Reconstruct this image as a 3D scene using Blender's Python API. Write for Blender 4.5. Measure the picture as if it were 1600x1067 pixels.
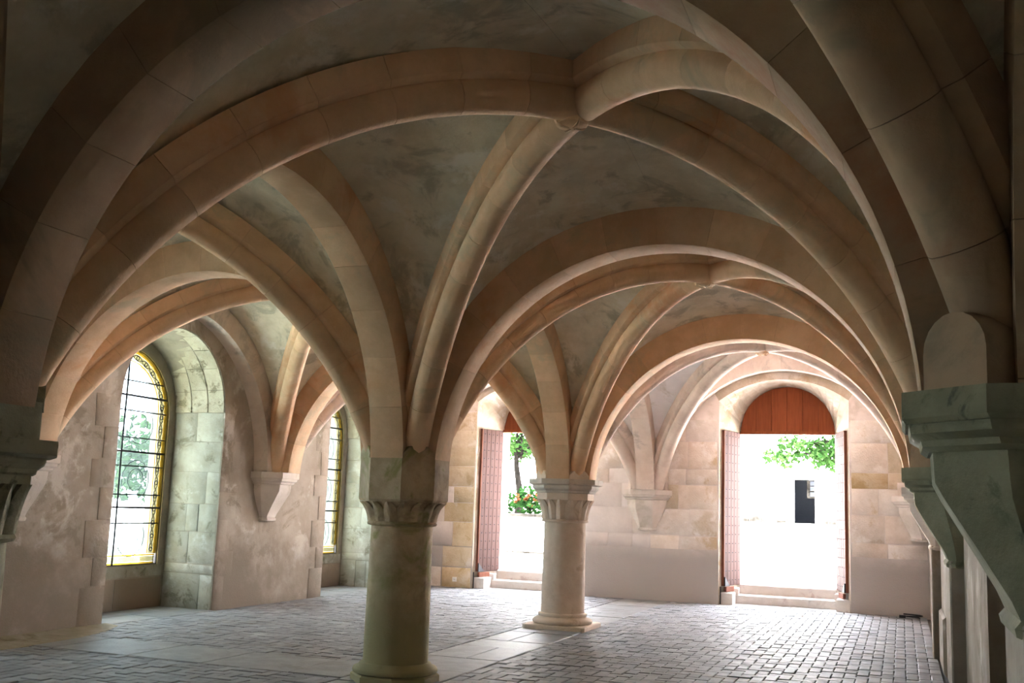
import bpy, bmesh, math, random
from mathutils import Vector, Matrix, noise
from math import pi, sin, cos, atan2, sqrt, radians
rnd = random.Random(7)
SC = bpy.context.scene
COL = SC.collection
for o in list(bpy.data.objects): bpy.data.objects.remove(o)

# ------------------------------------------------------------------ camera
CAMP = Vector((4.3618, -8.7082, 1.6257))
YAW, PITCH, ROLL, F = 0.3622, 0.1441, 0.0345, 1600.6
def cam_axes():
    r = Vector((cos(YAW), sin(YAW), 0)); fw = Vector((-sin(YAW), cos(YAW), 0)); up = Vector((0, 0, 1))
    f2 = fw*cos(PITCH) + up*sin(PITCH); u2 = up*cos(PITCH) - fw*sin(PITCH)
    return r*cos(ROLL) + u2*sin(ROLL), -r*sin(ROLL) + u2*cos(ROLL), f2
RX, UX, FX = cam_axes()
cd = bpy.data.cameras.new('camera'); cam = bpy.data.objects.new('camera', cd); COL.objects.link(cam)
cam.matrix_world = Matrix(((RX.x, UX.x, -FX.x, CAMP.x), (RX.y, UX.y, -FX.y, CAMP.y), (RX.z, UX.z, -FX.z, CAMP.z), (0, 0, 0, 1)))
cd.sensor_width = 36; cd.lens = F*36/1600; cd.shift_x = -(803.7-800)/1600; cd.shift_y = (560.26-533.5)/1600
cd.clip_start = 0.05; cd.clip_end = 300
SC.camera = cam
def in_view(p, m=15):
    d = Vector(p) - CAMP; z = d.dot(FX)
    if z < .3: return None
    u = 803.7 + F*d.dot(RX)/z; v = 560.26 - F*d.dot(UX)/z
    return z if -m < u < 1600+m and -m < v < 1067+m else None

# ------------------------------------------------------------------ sky, light, exposure
W = bpy.data.worlds.new('overcast_sky'); SC.world = W; W.use_nodes = True
bg = W.node_tree.nodes['Background']; bg.inputs[0].default_value = (0.92, 0.98, 1.10, 1); bg.inputs[1].default_value = 1.0
SC.view_settings.view_transform = 'Standard'; SC.view_settings.look = 'None'
SC.view_settings.gamma = 1; SC.view_settings.use_curve_mapping = False
SC.view_settings.exposure = 5.45
SC.cycles.use_denoising = True
SC.cycles.max_bounces = 14; SC.cycles.diffuse_bounces = 10; SC.cycles.transparent_max_bounces = 24
SC.cycles.sample_clamp_indirect = 0
sl = bpy.data.lights.new('hazy_sun', 'SUN'); sl.energy = 7.0; sl.angle = radians(6); sl.color = (1, .97, .95)
sun = bpy.data.objects.new('hazy_sun', sl); COL.objects.link(sun); sun.rotation_euler = (radians(15), 0, radians(-18))   # from behind the hall, over its roof
def portal(loc, rot, sx, sy):
    # marks a modelled opening so that the sky is sampled through it; gives off no light of its own
    L = bpy.data.lights.new('opening_portal', 'AREA'); L.shape = 'RECTANGLE'; L.size = sx; L.size_y = sy
    L.cycles.is_portal = True
    o = bpy.data.objects.new('opening_portal', L); COL.objects.link(o); o.location = loc; o.rotation_euler = rot
for cx in (2.39, -2.43): portal((cx, 11.3, 1.78), (radians(-90), 0, 0), 1.72, 2.85)
for cy in (2.72, 7.85, -2.4, -7.5): portal((-6.15, cy, 2.15), (0, radians(-90), 0), 3.1, 1.9)

# ------------------------------------------------------------------ helpers
def link(o, parent=None):
    COL.objects.link(o)
    if parent: o.parent = parent
    return o
def empty(name, label=None, cat=None, loc=(0, 0, 0), rz=0, group=None, kind=None):
    o = bpy.data.objects.new(name, None); link(o); o.location = loc; o.rotation_euler = (0, 0, rz); o.empty_display_size = .2
    tag(o, label, cat, group, kind); return o
def tag(o, label=None, cat=None, group=None, kind=None):
    if label: o['label'] = label
    if cat: o['category'] = cat
    if group: o['group'] = group
    if kind: o['kind'] = kind
    return o
def mesh(name, vs, fs, m=None, smooth=None):
    me = bpy.data.meshes.new(name); me.from_pydata([tuple(v) for v in vs], [], [tuple(f) for f in fs]); me.update()
    if m: me.materials.append(m)
    if smooth is not None:
        bm = bmesh.new(); bm.from_mesh(me)
        bmesh.ops.remove_doubles(bm, verts=bm.verts, dist=1e-5)
        bmesh.ops.recalc_face_normals(bm, faces=bm.faces)
        for f in bm.faces: f.smooth = True
        for e in bm.edges:
            if len(e.link_faces) == 2 and e.calc_face_angle(0) > radians(smooth): e.smooth = False
        bm.to_mesh(me); bm.free()
    return me
def obj(name, me, parent=None, loc=None, rot=None, m=None):
    o = bpy.data.objects.new(name, me); link(o, parent)
    if loc is not None: o.location = loc
    if rot is not None: o.rotation_euler = rot
    return o
class MB:
    def __init__(s): s.v = []; s.f = []
    def add(s, vs, fs):
        n = len(s.v); s.v += [Vector(v) for v in vs]; s.f += [tuple(i+n for i in f) for f in fs]
    def box(s, a, b):
        x0, y0, z0 = a; x1, y1, z1 = b
        s.add([(x0,y0,z0),(x1,y0,z0),(x1,y1,z0),(x0,y1,z0),(x0,y0,z1),(x1,y0,z1),(x1,y1,z1),(x0,y1,z1)],
              [(0,3,2,1),(4,5,6,7),(0,1,5,4),(1,2,6,5),(2,3,7,6),(3,0,4,7)])
    def cbox(s, a, b, c=.006, axis=2, sign=1):
        """box whose face on +/-axis has chamfered rim"""
        lo = Vector(a); hi = Vector(b); ax = [i for i in range(3) if i != axis]
        zf = hi[axis] if sign > 0 else lo[axis]; zb = lo[axis] if sign > 0 else hi[axis]; zc = zf - sign*c
        def ring(z, i):
            r = []
            for (p, q) in ((0,0),(1,0),(1,1),(0,1)):
                v = [0, 0, 0]; v[axis] = z
                v[ax[0]] = (hi if p else lo)[ax[0]] + (-i if p else i); v[ax[1]] = (hi if q else lo)[ax[1]] + (-i if q else i)
                r.append(v)
            return r
        vs = ring(zb, 0) + ring(zc, 0) + ring(zf, c); fs = [(8,9,10,11)]
        for k in range(4):
            j = (k+1) % 4; fs += [(k, j, 4+j, 4+k), (4+k, 4+j, 8+j, 8+k)]
        s.add(vs, fs)
    def tube(s, pts, r, n=6, cap=True):
        pts = [Vector(p) for p in pts]; rs = r if isinstance(r, (list, tuple)) else [r]*len(pts); base = len(s.v); vs = []; fs = []
        for i, p in enumerate(pts):
            t = (pts[min(i+1, len(pts)-1)] - pts[max(i-1, 0)]).normalized()
            a = t.orthogonal().normalized() if i == 0 else (pa - t*pa.dot(t)).normalized()
            pa = a; b = t.cross(a)
            for k in range(n):
                w = 2*pi*k/n; vs.append(p + (a*cos(w) + b*sin(w))*rs[i])
        for i in range(len(pts)-1):
            for k in range(n):
                j = (k+1) % n; fs.append((i*n+k, i*n+j, (i+1)*n+j, (i+1)*n+k))
        if cap: fs += [tuple(range(n-1, -1, -1)), tuple((len(pts)-1)*n + k for k in range(n))]
        s.add(vs, fs)
    def lathe(s, prof, n=32, phase=0, flat=False):
        """prof: list of (r, z). flat: r is the distance to the flats of an n-gon"""
        k0 = 1/cos(pi/n) if flat else 1; vs = []; fs = []
        for (r, z) in prof:
            for k in range(n):
                w = 2*pi*k/n + phase; vs.append((r*k0*cos(w), r*k0*sin(w), z))
        for i in range(len(prof)-1):
            for k in range(n):
                j = (k+1) % n; fs.append((i*n+k, i*n+j, (i+1)*n+j, (i+1)*n+k))
        fs += [tuple(range(n-1, -1, -1)), tuple((len(prof)-1)*n + k for k in range(n))]
        s.add(vs, fs)
    def loft(s, rings, closed=True, caps=True):
        n = len(rings[0]); vs = [p for r in rings for p in r]; fs = []
        for i in range(len(rings)-1):
            for k in range(n if closed else n-1):
                j = (k+1) % n; fs.append((i*n+k, i*n+j, (i+1)*n+j, (i+1)*n+k))
        if caps: fs += [tuple(range(n-1, -1, -1)), tuple((len(rings)-1)*n + k for k in range(n))]
        s.add(vs, fs)
    def mesh(s, name, m=None, smooth=None): return mesh(name, s.v, s.f, m, smooth)
    def build(s, name, m=None, parent=None, smooth=None, loc=None, rot=None):
        return obj(name, s.mesh(name, m, smooth), parent, loc, rot)

# ------------------------------------------------------------------ materials
def new_mat(name):
    m = bpy.data.materials.new(name); m.use_nodes = True; nt = m.node_tree
    return m, nt, nt.nodes, nt.links, nt.nodes['Principled BSDF']
def col(c): return (c[0], c[1], c[2], 1)
def stone(name, c1, c2, scale=3.0, c3=None, s3=.6, lim3=(.52, .66), c4=None, s4=1.4, lim4=(.58, .7), rough=.85, bump=.25, objv=.10, island=0,
          zc=None, zlim=(0, 1), znoise=.8, warm=.0, fine=40):
    m, nt, N, L, P = new_mat(name)
    geo = N.new('ShaderNodeNewGeometry'); pos = geo.outputs['Position']
    def noisen(sc, det=6, dist=0, vec=None):
        n = N.new('ShaderNodeTexNoise'); n.inputs['Scale'].default_value = sc; n.inputs['Detail'].default_value = det
        n.inputs['Distortion'].default_value = dist; n.inputs['Roughness'].default_value = .66; L.new(vec or pos, n.inputs['Vector']); return n.outputs['Fac']
    def maprange(v, a, b, c=0, d=1):
        n = N.new('ShaderNodeMapRange'); n.interpolation_type = 'SMOOTHSTEP'
        for i, x in enumerate((a, b, c, d)): n.inputs[1+i].default_value = x
        L.new(v, n.inputs[0]); return n.outputs[0]
    def mix(f, a, b, mode='MIX'):
        n = N.new('ShaderNodeMix'); n.data_type = 'RGBA'; n.blend_type = mode
        if isinstance(f, float): n.inputs[0].default_value = f
        else: L.new(f, n.inputs[0])
        for i, x in ((6, a), (7, b)):
            if isinstance(x, tuple): n.inputs[i].default_value = col(x)
            else: L.new(x, n.inputs[i])
        return n.outputs[2]
    def math_(op, a, b):
        n = N.new('ShaderNodeMath'); n.operation = op
        for i, x in enumerate((a, b)):
            if isinstance(x, (int, float)): n.inputs[i].default_value = x
            else: L.new(x, n.inputs[i])
        return n.outputs[0]
    base = mix(maprange(noisen(scale, 8), .35, .65), c1, c2)
    if c3: base = mix(maprange(noisen(s3, 7, .6), *lim3), base, c3)
    if c4: base = mix(maprange(noisen(s4, 7, .3), *lim4), base, c4)
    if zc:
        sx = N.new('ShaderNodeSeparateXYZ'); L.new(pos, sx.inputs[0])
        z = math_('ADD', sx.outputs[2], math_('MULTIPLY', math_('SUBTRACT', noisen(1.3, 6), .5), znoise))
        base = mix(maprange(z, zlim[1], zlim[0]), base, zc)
    if objv or island:
        if island: r = geo.outputs['Random Per Island']; a = island
        else:
            oi = N.new('ShaderNodeObjectInfo'); r = oi.outputs['Random']; a = objv
        h = N.new('ShaderNodeHueSaturation'); L.new(base, h.inputs['Color'])
        L.new(maprange(r, 0, 1, 1-a, 1+a), h.inputs['Value'])
        if warm:
            n2 = math_('FRACT', math_('MULTIPLY', r, 7.31), 0); L.new(maprange(n2, 0, 1, 1-warm, 1+warm), h.inputs['Saturation'])
        base = h.outputs[0]
    L.new(base, P.inputs['Base Color']); P.inputs['Roughness'].default_value = rough
    P.inputs['Specular IOR Level'].default_value = .3 if sum(c1) > .12 else 0
    b = N.new('ShaderNodeBump'); b.inputs['Strength'].default_value = bump; b.inputs['Distance'].default_value = .012
    L.new(math_('ADD', noisen(fine, 4), math_('MULTIPLY', noisen(6, 5), 1.5)), b.inputs['Height']); L.new(b.outputs[0], P.inputs['Normal'])
    return m
def plain(name, c, rough=.6, metal=0, spec=.4):
    m, nt, N, L, P = new_mat(name); P.inputs['Base Color'].default_value = col(c); P.inputs['Roughness'].default_value = rough
    P.inputs['Metallic'].default_value = metal; P.inputs['Specular IOR Level'].default_value = spec
    geo = N.new('ShaderNodeNewGeometry'); n = N.new('ShaderNodeTexNoise'); n.inputs['Scale'].default_value = 14; n.inputs['Detail'].default_value = 5
    L.new(geo.outputs['Position'], n.inputs['Vector'])
    h = N.new('ShaderNodeHueSaturation'); h.inputs['Color'].default_value = col(c)
    r = N.new('ShaderNodeMapRange'); r.inputs[3].default_value = .8; r.inputs[4].default_value = 1.2
    L.new(n.outputs['Fac'], r.inputs[0]); L.new(r.outputs[0], h.inputs['Value']); L.new(h.outputs[0], P.inputs['Base Color'])
    return m
M = {}
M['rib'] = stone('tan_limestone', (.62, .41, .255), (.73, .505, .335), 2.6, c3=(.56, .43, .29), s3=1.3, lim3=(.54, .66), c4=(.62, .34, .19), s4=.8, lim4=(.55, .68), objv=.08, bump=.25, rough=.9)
M['rib_dimmed'] = stone('dimmed_tan_limestone', (.35, .225, .14), (.43, .29, .185), 2.6, c3=(.29, .215, .14), s3=1.3, lim3=(.54, .66), c4=(.36, .18, .10), s4=.8, lim4=(.55, .68), objv=.08, bump=.25, rough=.9)  # darker copy of the tan stone, near bay's dimness put into its colour
M['rib_pale'] = stone('pale_rose_limestone', (.56, .435, .36), (.64, .525, .45), 2.6, c3=(.45, .37, .31), s3=1.6, lim3=(.54, .64), objv=.06, bump=.25, rough=.9)
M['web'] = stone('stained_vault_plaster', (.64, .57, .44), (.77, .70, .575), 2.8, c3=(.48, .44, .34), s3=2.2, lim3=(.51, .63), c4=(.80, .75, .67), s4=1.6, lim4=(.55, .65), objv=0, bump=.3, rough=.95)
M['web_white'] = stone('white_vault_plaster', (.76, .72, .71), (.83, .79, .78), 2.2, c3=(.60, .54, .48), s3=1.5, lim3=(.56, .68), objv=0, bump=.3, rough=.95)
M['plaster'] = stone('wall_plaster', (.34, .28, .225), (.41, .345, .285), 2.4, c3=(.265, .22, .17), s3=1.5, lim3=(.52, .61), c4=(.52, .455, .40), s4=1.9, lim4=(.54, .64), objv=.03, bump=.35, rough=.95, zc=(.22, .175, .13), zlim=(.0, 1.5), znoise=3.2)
M['end_plaster'] = stone('end_wall_plaster', (.66, .58, .54), (.73, .65, .61), 2.2, c3=(.56, .48, .43), s3=1.3, lim3=(.54, .66), objv=.03, bump=.25, rough=.95, zc=(.41, .365, .335), zlim=(.75, 1.25), znoise=.35)
M['ashlar'] = stone('ashlar_stone', (.64, .55, .48), (.73, .65, .59), 3.2, c3=(.56, .44, .31), s3=1.5, lim3=(.56, .66), c4=(.78, .72, .68), s4=2.2, lim4=(.54, .66), objv=.07, bump=.45, rough=.92, warm=.2)
M['recess'] = stone('recess_stone', (.40, .33, .25), (.50, .43, .35), 3.2, c3=(.38, .28, .18), s3=1.8, lim3=(.54, .66), c4=(.56, .50, .44), s4=2.2, lim4=(.54, .66), objv=.06, bump=.45, rough=.92)
M['ochre'] = stone('ochre_stone', (.55, .43, .285), (.63, .52, .38), 4, c3=(.47, .345, .20), s3=2.6, c4=(.66, .58, .49), s4=2.4, lim4=(.54, .66), objv=.10, bump=.5, rough=.92, warm=.2)
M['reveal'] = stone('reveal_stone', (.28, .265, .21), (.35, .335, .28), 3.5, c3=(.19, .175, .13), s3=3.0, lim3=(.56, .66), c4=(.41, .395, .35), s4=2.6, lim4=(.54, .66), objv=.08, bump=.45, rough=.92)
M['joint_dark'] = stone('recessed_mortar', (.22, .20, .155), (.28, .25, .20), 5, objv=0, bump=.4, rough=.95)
M['soffit'] = stone('weathered_soffit_stone', (.34, .305, .23), (.42, .385, .30), 4, c3=(.18, .16, .11), s3=3.0, lim3=(.54, .62), objv=.10, bump=.7, rough=.95)
M['column'] = stone('mossy_column_stone', (.40, .30, .19), (.52, .41, .28), 4, c3=(.29, .265, .11), s3=2.4, lim3=(.50, .62), c4=(.27, .195, .125), s4=1.5, lim4=(.53, .64), objv=.03, bump=.35, rough=.8, zc=(.29, .245, .125), zlim=(.3, 1.2), znoise=1.6)
M['column_far'] = stone('pale_column_stone', (.58, .47, .38), (.66, .56, .48), 3, c3=(.48, .38, .29), s3=1.8, lim3=(.54, .64), objv=.03, bump=.3, rough=.85)
M['abacus'] = stone('grey_abacus_stone', (.52, .46, .40), (.61, .54, .48), 3, c3=(.40, .34, .27), s3=2, objv=.03, bump=.3, rough=.85)
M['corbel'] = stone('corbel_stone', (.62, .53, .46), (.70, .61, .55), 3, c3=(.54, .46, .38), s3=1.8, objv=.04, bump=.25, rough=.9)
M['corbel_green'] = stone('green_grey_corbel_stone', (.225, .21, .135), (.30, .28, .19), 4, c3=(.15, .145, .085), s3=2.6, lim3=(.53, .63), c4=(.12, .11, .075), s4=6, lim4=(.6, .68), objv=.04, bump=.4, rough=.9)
M['paver'] = stone('grey_brick_paver', (.185, .183, .19), (.228, .225, .233), 3, c3=(.17, .155, .142), s3=1.2, lim3=(.52, .68), c4=(.30, .297, .305), s4=1.6, lim4=(.56, .72), objv=.16, bump=.3, rough=.62, warm=.35)
M['paver_far'] = stone('grey_brick_paver_far', (.185, .183, .19), (.228, .225, .233), 3, c3=(.17, .155, .142), s3=1.2, lim3=(.52, .68), c4=(.30, .297, .305), s4=1.6, lim4=(.56, .72), objv=0, island=.16, bump=.3, rough=.62, warm=.35)
M['joint'] = stone('sandy_floor_joint', (.125, .116, .108), (.175, .162, .15), 6, c3=(.21, .19, .16), s3=.9, lim3=(.55, .7), objv=0, bump=.4, rough=.9)
M['slab'] = stone('worn_floor_slab', (.19, .186, .183), (.245, .24, .236), 3.5, c3=(.165, .157, .145), s3=2.0, objv=.06, bump=.35, rough=.55)
M['earth'] = stone('sandy_foot_band', (.27, .225, .15), (.33, .28, .21), 4, c3=(.18, .145, .08), s3=2.0, objv=0, bump=.5, rough=.85)
M['step'] = stone('pale_step_stone', (.60, .55, .50), (.67, .62, .58), 3, c3=(.52, .43, .40), s3=3, lim3=(.56, .66), objv=.05, bump=.4, rough=.8)
def wood(name, c1, c2, rough=.8, spec=.12):
    m, nt, N, L, P = new_mat(name); geo = N.new('ShaderNodeNewGeometry'); mp = N.new('ShaderNodeMapping'); mp.inputs['Scale'].default_value = (14, 14, 1.2)
    L.new(geo.outputs['Position'], mp.inputs[0]); n = N.new('ShaderNodeTexNoise'); n.inputs['Scale'].default_value = 2.2; n.inputs['Detail'].default_value = 7
    L.new(mp.outputs[0], n.inputs['Vector']); r = N.new('ShaderNodeValToRGB'); r.color_ramp.elements[0].color = col(c1); r.color_ramp.elements[1].color = col(c2)
    r.color_ramp.elements[0].position = .35; r.color_ramp.elements[1].position = .65; L.new(n.outputs['Fac'], r.inputs[0])
    oi = N.new('ShaderNodeObjectInfo'); h = N.new('ShaderNodeHueSaturation'); mr = N.new('ShaderNodeMapRange'); mr.inputs[3].default_value = .85; mr.inputs[4].default_value = 1.15
    L.new(oi.outputs['Random'], mr.inputs[0]); L.new(mr.outputs[0], h.inputs['Value']); L.new(r.outputs[0], h.inputs['Color']); L.new(h.outputs[0], P.inputs['Base Color'])
    P.inputs['Roughness'].default_value = rough; P.inputs['Specular IOR Level'].default_value = spec
    return m
M['redwood'] = wood('red_brown_boards', (.19, .050, .018), (.24, .068, .026))
M['leafwood'] = wood('faded_red_boards', (.054, .025, .0195), (.072, .035, .028))
M['darkwood'] = wood('dark_red_edge', (.14, .05, .03), (.19, .07, .04))
M['iron'] = plain('black_iron', (.03, .028, .03), .6, .6)
M['lead'] = plain('dark_lead', (.035, .035, .04), .6, .3)
M['white_plastic'] = plain('white_plastic', (.8, .8, .78), .4)
def glass_mat(name, tint, body, f=.22):
    m, nt, N, L, P = new_mat(name); out = N['Material Output']
    tr = N.new('ShaderNodeBsdfTransparent'); tr.inputs[0].default_value = col(tint)
    tl = N.new('ShaderNodeBsdfTranslucent'); tl.inputs[0].default_value = col(body)
    gl = N.new('ShaderNodeBsdfGlossy'); gl.inputs['Roughness'].default_value = .15
    geo = N.new('ShaderNodeNewGeometry'); n = N.new('ShaderNodeTexNoise'); n.inputs['Scale'].default_value = 9; n.inputs['Detail'].default_value = 3
    L.new(geo.outputs['Position'], n.inputs['Vector']); r = N.new('ShaderNodeMapRange'); r.inputs[3].default_value = f*.6; r.inputs[4].default_value = f*1.4; L.new(n.outputs['Fac'], r.inputs[0])
    a = N.new('ShaderNodeMixShader'); L.new(r.outputs[0], a.inputs[0]); L.new(tr.outputs[0], a.inputs[1]); L.new(tl.outputs[0], a.inputs[2])
    b = N.new('ShaderNodeMixShader'); b.inputs[0].default_value = .04; L.new(a.outputs[0], b.inputs[1]); L.new(gl.outputs[0], b.inputs[2])
    L.new(b.outputs[0], out.inputs[0]); return m
M['pane'] = glass_mat('pale_glass', (.47, .53, .535), (.3, .34, .34), .03)
M['yellow_glass'] = glass_mat('yellow_glass', (.42, .34, .11), (.2, .16, .04), .03)
M['border_glass'] = glass_mat('greenish_border_glass', (.36, .36, .27), (.2, .2, .15), .03)
def leafm(name, c, c2):
    m, nt, N, L, P = new_mat(name); geo = N.new('ShaderNodeNewGeometry'); r = N.new('ShaderNodeMix'); r.data_type = 'RGBA'
    r.inputs[6].default_value = col(c); r.inputs[7].default_value = col(c2); L.new(geo.outputs['Random Per Island'], r.inputs[0])
    tl = N.new('ShaderNodeBsdfTranslucent'); L.new(r.outputs[2], tl.inputs[0]); L.new(r.outputs[2], P.inputs['Base Color']); P.inputs['Roughness'].default_value = .9; P.inputs['Specular IOR Level'].default_value = 0
    mx = N.new('ShaderNodeMixShader'); mx.inputs[0].default_value = .35; L.new(P.outputs[0], mx.inputs[1]); L.new(tl.outputs[0], mx.inputs[2]); L.new(mx.outputs[0], N['Material Output'].inputs[0])
    return m
M['leaf'] = leafm('green_leaves', (.007, .020, .005), (.018, .038, .010))
M['leaf2'] = leafm('dark_green_leaves', (.003, .011, .003), (.007, .020, .005))
M['flower'] = leafm('orange_petals', (.035, .010, .004), (.045, .016, .008))
M['bark'] = stone('grey_bark', (.004, .0036, .003), (.009, .008, .0068), 12, objv=0, bump=.8)
M['gravel'] = stone('pale_gravel', (.60, .57, .54), (.68, .65, .62), 20, objv=0, bump=.5)
M['facade'] = stone('cream_render', (.62, .60, .56), (.68, .66, .62), 1.5, objv=0, bump=.2)
M['footing'] = stone('grey_footing_stone', (.006, .0057, .005), (.022, .0205, .018), 3, objv=.2, bump=.5)
M['lintel'] = stone('rose_lintel_stone', (.036, .026, .024), (.044, .033, .031), 3, objv=.03, bump=.3)
M['dark_interior'] = plain('blue_grey_interior', (.02, .025, .035), .8)
M['grass'] = stone('pale_garden_gravel', (.34, .345, .30), (.44, .445, .40), 6, objv=0, bump=.5)

# ------------------------------------------------------------------ plan of the hall
XR, XL, YE, YS = 4.79, -4.87, 10.25, -10.2
ZS = 2.03
ROWS = [(-10.0, -5.0), (-5.0, 0.0), (0.0, 5.0), (5.0, 10.15)]
T2 = .165               # half thickness of the flat arches
WX = {1: 4.86, -1: -4.80}   # nominal rib origins on the side walls
NX = {1: XR, -1: XL}

def circle(a, rise, z0=ZS):
    """circle through springings at +-a (height z0) and crown rise: (radius, zc, stilt)"""
    if rise >= a: return a, z0 + rise - a
    R = (a*a + rise*rise)/(2*rise); return R, z0 + rise - R
_cache = {}
def arch(name, p0, p1, rise, prof, n, m, label, cat, group=None, z0=ZS, gap=.0025, seg=4, smooth=35, part='voussoir', mats=None, zlow=None):
    p0 = Vector((p0[0], p0[1], 0)); p1 = Vector((p1[0], p1[1], 0)); d = p1 - p0; a = d.length/2; mid = (p0+p1)/2
    R, zc = circle(a, rise, z0); th = atan2(a, z0 - zc) if z0 > zc else pi/2
    root = empty(name, label, cat, (mid.x, mid.y, z0), atan2(d.y, d.x), group)
    key = (round(R, 4), round(th, 4), n, id(prof), m.name)
    if key not in _cache:
        st = 2*th/n; g = gap/R/2; rings = []
        for i in range(seg+1):
            w = -st/2 + g + (st-2*g)*i/seg
            rings.append([Vector(((R+v)*sin(w), u, (R+v)*cos(w))) for (u, v) in prof])
        b = MB(); b.loft(rings); _cache[key] = b.mesh('voussoir', m, smooth)
    me = _cache[key]
    for i in range(n):
        w = -th + 2*th*(i+.5)/n
        o = obj(part, me, root); o.location = (0, 0, zc - z0); o.rotation_euler = (0, w, 0)
    if z0 < zc - .01:   # stilted: straight springer blocks below the half circle
        for sx in (-1, 1):
            b = MB(); b.loft([[Vector((sx*(R+v), u, z)) for (u, v) in prof] for z in (0, zc-z0-.002)]); b.build('springer', m, root, smooth)
    root['R'] = R; root['zc'] = zc
    return root
RECT = [(-T2, .002), (-T2+.006, 0), (T2-.006, 0), (T2, .002), (T2, .34), (-T2, .34)]
RECTW = [(-.13, .0), (.13, .0), (.13, .30), (-.13, .30)]
def roll_profile(r=.118, w=.155):
    p = []
    for k in range(11):
        t = radians(-215 + 250*k/10) ; p.append((r*cos(t), r + r*sin(t)))
    p = [(r*sin(radians(-130+26*k)), r - r*cos(radians(-130+26*k))) for k in range(11)]
    return p + [(r*.9, .195), (w*.93, .21), (w, .225), (w, .375), (-w, .375), (-w, .225), (-w*.93, .21), (-r*.9, .195)]
ROLL_P = roll_profile()
RECT_NEAR = [(-.21, .002), (-.204, 0), (.204, 0), (.21, .002), (.21, .34), (-.21, .34)]

# ------------------------------------------------------------------ large structure: floor base, walls, vault webs, roof
def arc_outline(u0, u1, base, zs, rise, ns=5, na=16):
    """points up the left side, over the head, down the right side (u, z)"""
    c = (u0+u1)/2; a = (u1-u0)/2; pts = [(u0, base + (zs-base)*i/ns) for i in range(ns)]
    for k in range(na+1):
        t = pi - pi*k/na; pts.append((c + a*cos(t), zs + rise*sin(t)))
    return pts + [(u1, zs + (base-zs)*(i+1)/ns) for i in range(ns)]
def seg_outline(u0, u1, base, zs, rise, ns=5, na=16):
    c = (u0+u1)/2; a = (u1-u0)/2; R = (a*a+rise*rise)/(2*rise); zc = zs+rise-R; th = atan2(a, R-rise) if R > rise else pi/2
    pts = [(u0, base + (zs-base)*i/ns) for i in range(ns)]
    for k in range(na+1):
        t = -th + 2*th*k/na; pts.append((c + R*sin(t), zc + R*cos(t)))
    return pts + [(u1, zs + (base-zs)*(i+1)/ns) for i in range(ns)]
def wall_face(b, U0, U1, ztop, openings, place):
    """one plane of wall with arched openings given as outlines (list of (u,z))"""
    u = U0
    for ol in sorted(openings, key=lambda q: q[0][0]):
        a0, a1 = ol[0][0], ol[-1][0]; base = ol[0][1]
        b.add([place(*p) for p in ((u, 0), (a0, 0), (a0, ztop), (u, ztop))], [(0, 1, 2, 3)])
        if base > 0: b.add([place(*p) for p in ((a0, 0), (a1, 0), (a1, base), (a0, base))], [(0, 1, 2, 3)])
        hd = [p for p in ol]; top = [(min(max(p[0], a0), a1), ztop) for p in hd]
        for i in range(len(hd)-1):
            if abs(hd[i+1][0]-hd[i][0]) < 1e-6: continue
            b.add([place(*p) for p in (hd[i], hd[i+1], top[i+1], top[i])], [(0, 1, 2, 3)])
        u = a1
    b.add([place(*p) for p in ((u, 0), (U1, 0), (U1, ztop), (u, ztop))], [(0, 1, 2, 3)])
def ruled(b, o1, o2, pl1, pl2):
    for i in range(len(o1)-1):
        b.add([pl1(*o1[i]), pl1(*o1[i+1]), pl2(*o2[i+1]), pl2(*o2[i])], [(0, 1, 2, 3)])
ZT = 5.0
b = MB(); b.box((-6.6, YS-.6, -.4), (5.4, 11.4, 0)); floor = b.build('floor', M['joint']); tag(floor, kind='structure')
b = MB(); b.box((-6.6, YS-.6, ZT), (5.4, 11.4, ZT+.3)); roof = b.build('roof', M['footing']); tag(roof, kind='structure')  # out of view, added over the webs to keep sky light out

# left wall with niches
NICHES = [2.72, 7.85, -2.4, -7.5]  # last two are out of view, added to light the near bays
b = MB(); ols = [arc_outline(c-1.07, c+1.08, 0, 2.85, 1.07) for c in NICHES]
pl = lambda x: (lambda u, z: Vector((x, u, z)))
wall_face(b, YS-.1, YE+.4, ZT, ols, pl(XL))
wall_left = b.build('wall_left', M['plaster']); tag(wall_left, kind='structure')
XB = -5.76
b = MB()
for c in NICHES:
    o1 = arc_outline(c-1.07, c+1.08, 0, 2.85, 1.07); o2 = arc_outline(c-1.06, c+1.09, 0, 2.82, 1.06)
    ruled(b, o1, o2, pl(XL), pl(XB))
    cw = c+.05; o3 = arc_outline(cw-.90, cw+.90, .64, 2.78, .90); o4 = arc_outline(cw-.93, cw+.93, .60, 2.78, .93)
    # back face of the niche round the window opening
    n = len(o2)
    for i in range(n-1): b.add([pl(XB)(*o2[i]), pl(XB)(*o2[i+1]), pl(XB)(*o3[i+1]), pl(XB)(*o3[i])], [(0, 1, 2, 3)])
    b.add([pl(XB)(*p) for p in (o2[0], o3[0], o3[-1], o2[-1])], [(0, 1, 2, 3)])
    ruled(b, o3, o4, pl(XB), pl(-6.1)); b.add([pl(XB)(*o3[0]), pl(XB)(*o3[-1]), pl(-6.1)(*o4[-1]), pl(-6.1)(*o4[0])], [(0, 1, 2, 3)])
b.build('niche_lining', M['joint_dark'], wall_left)

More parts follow.
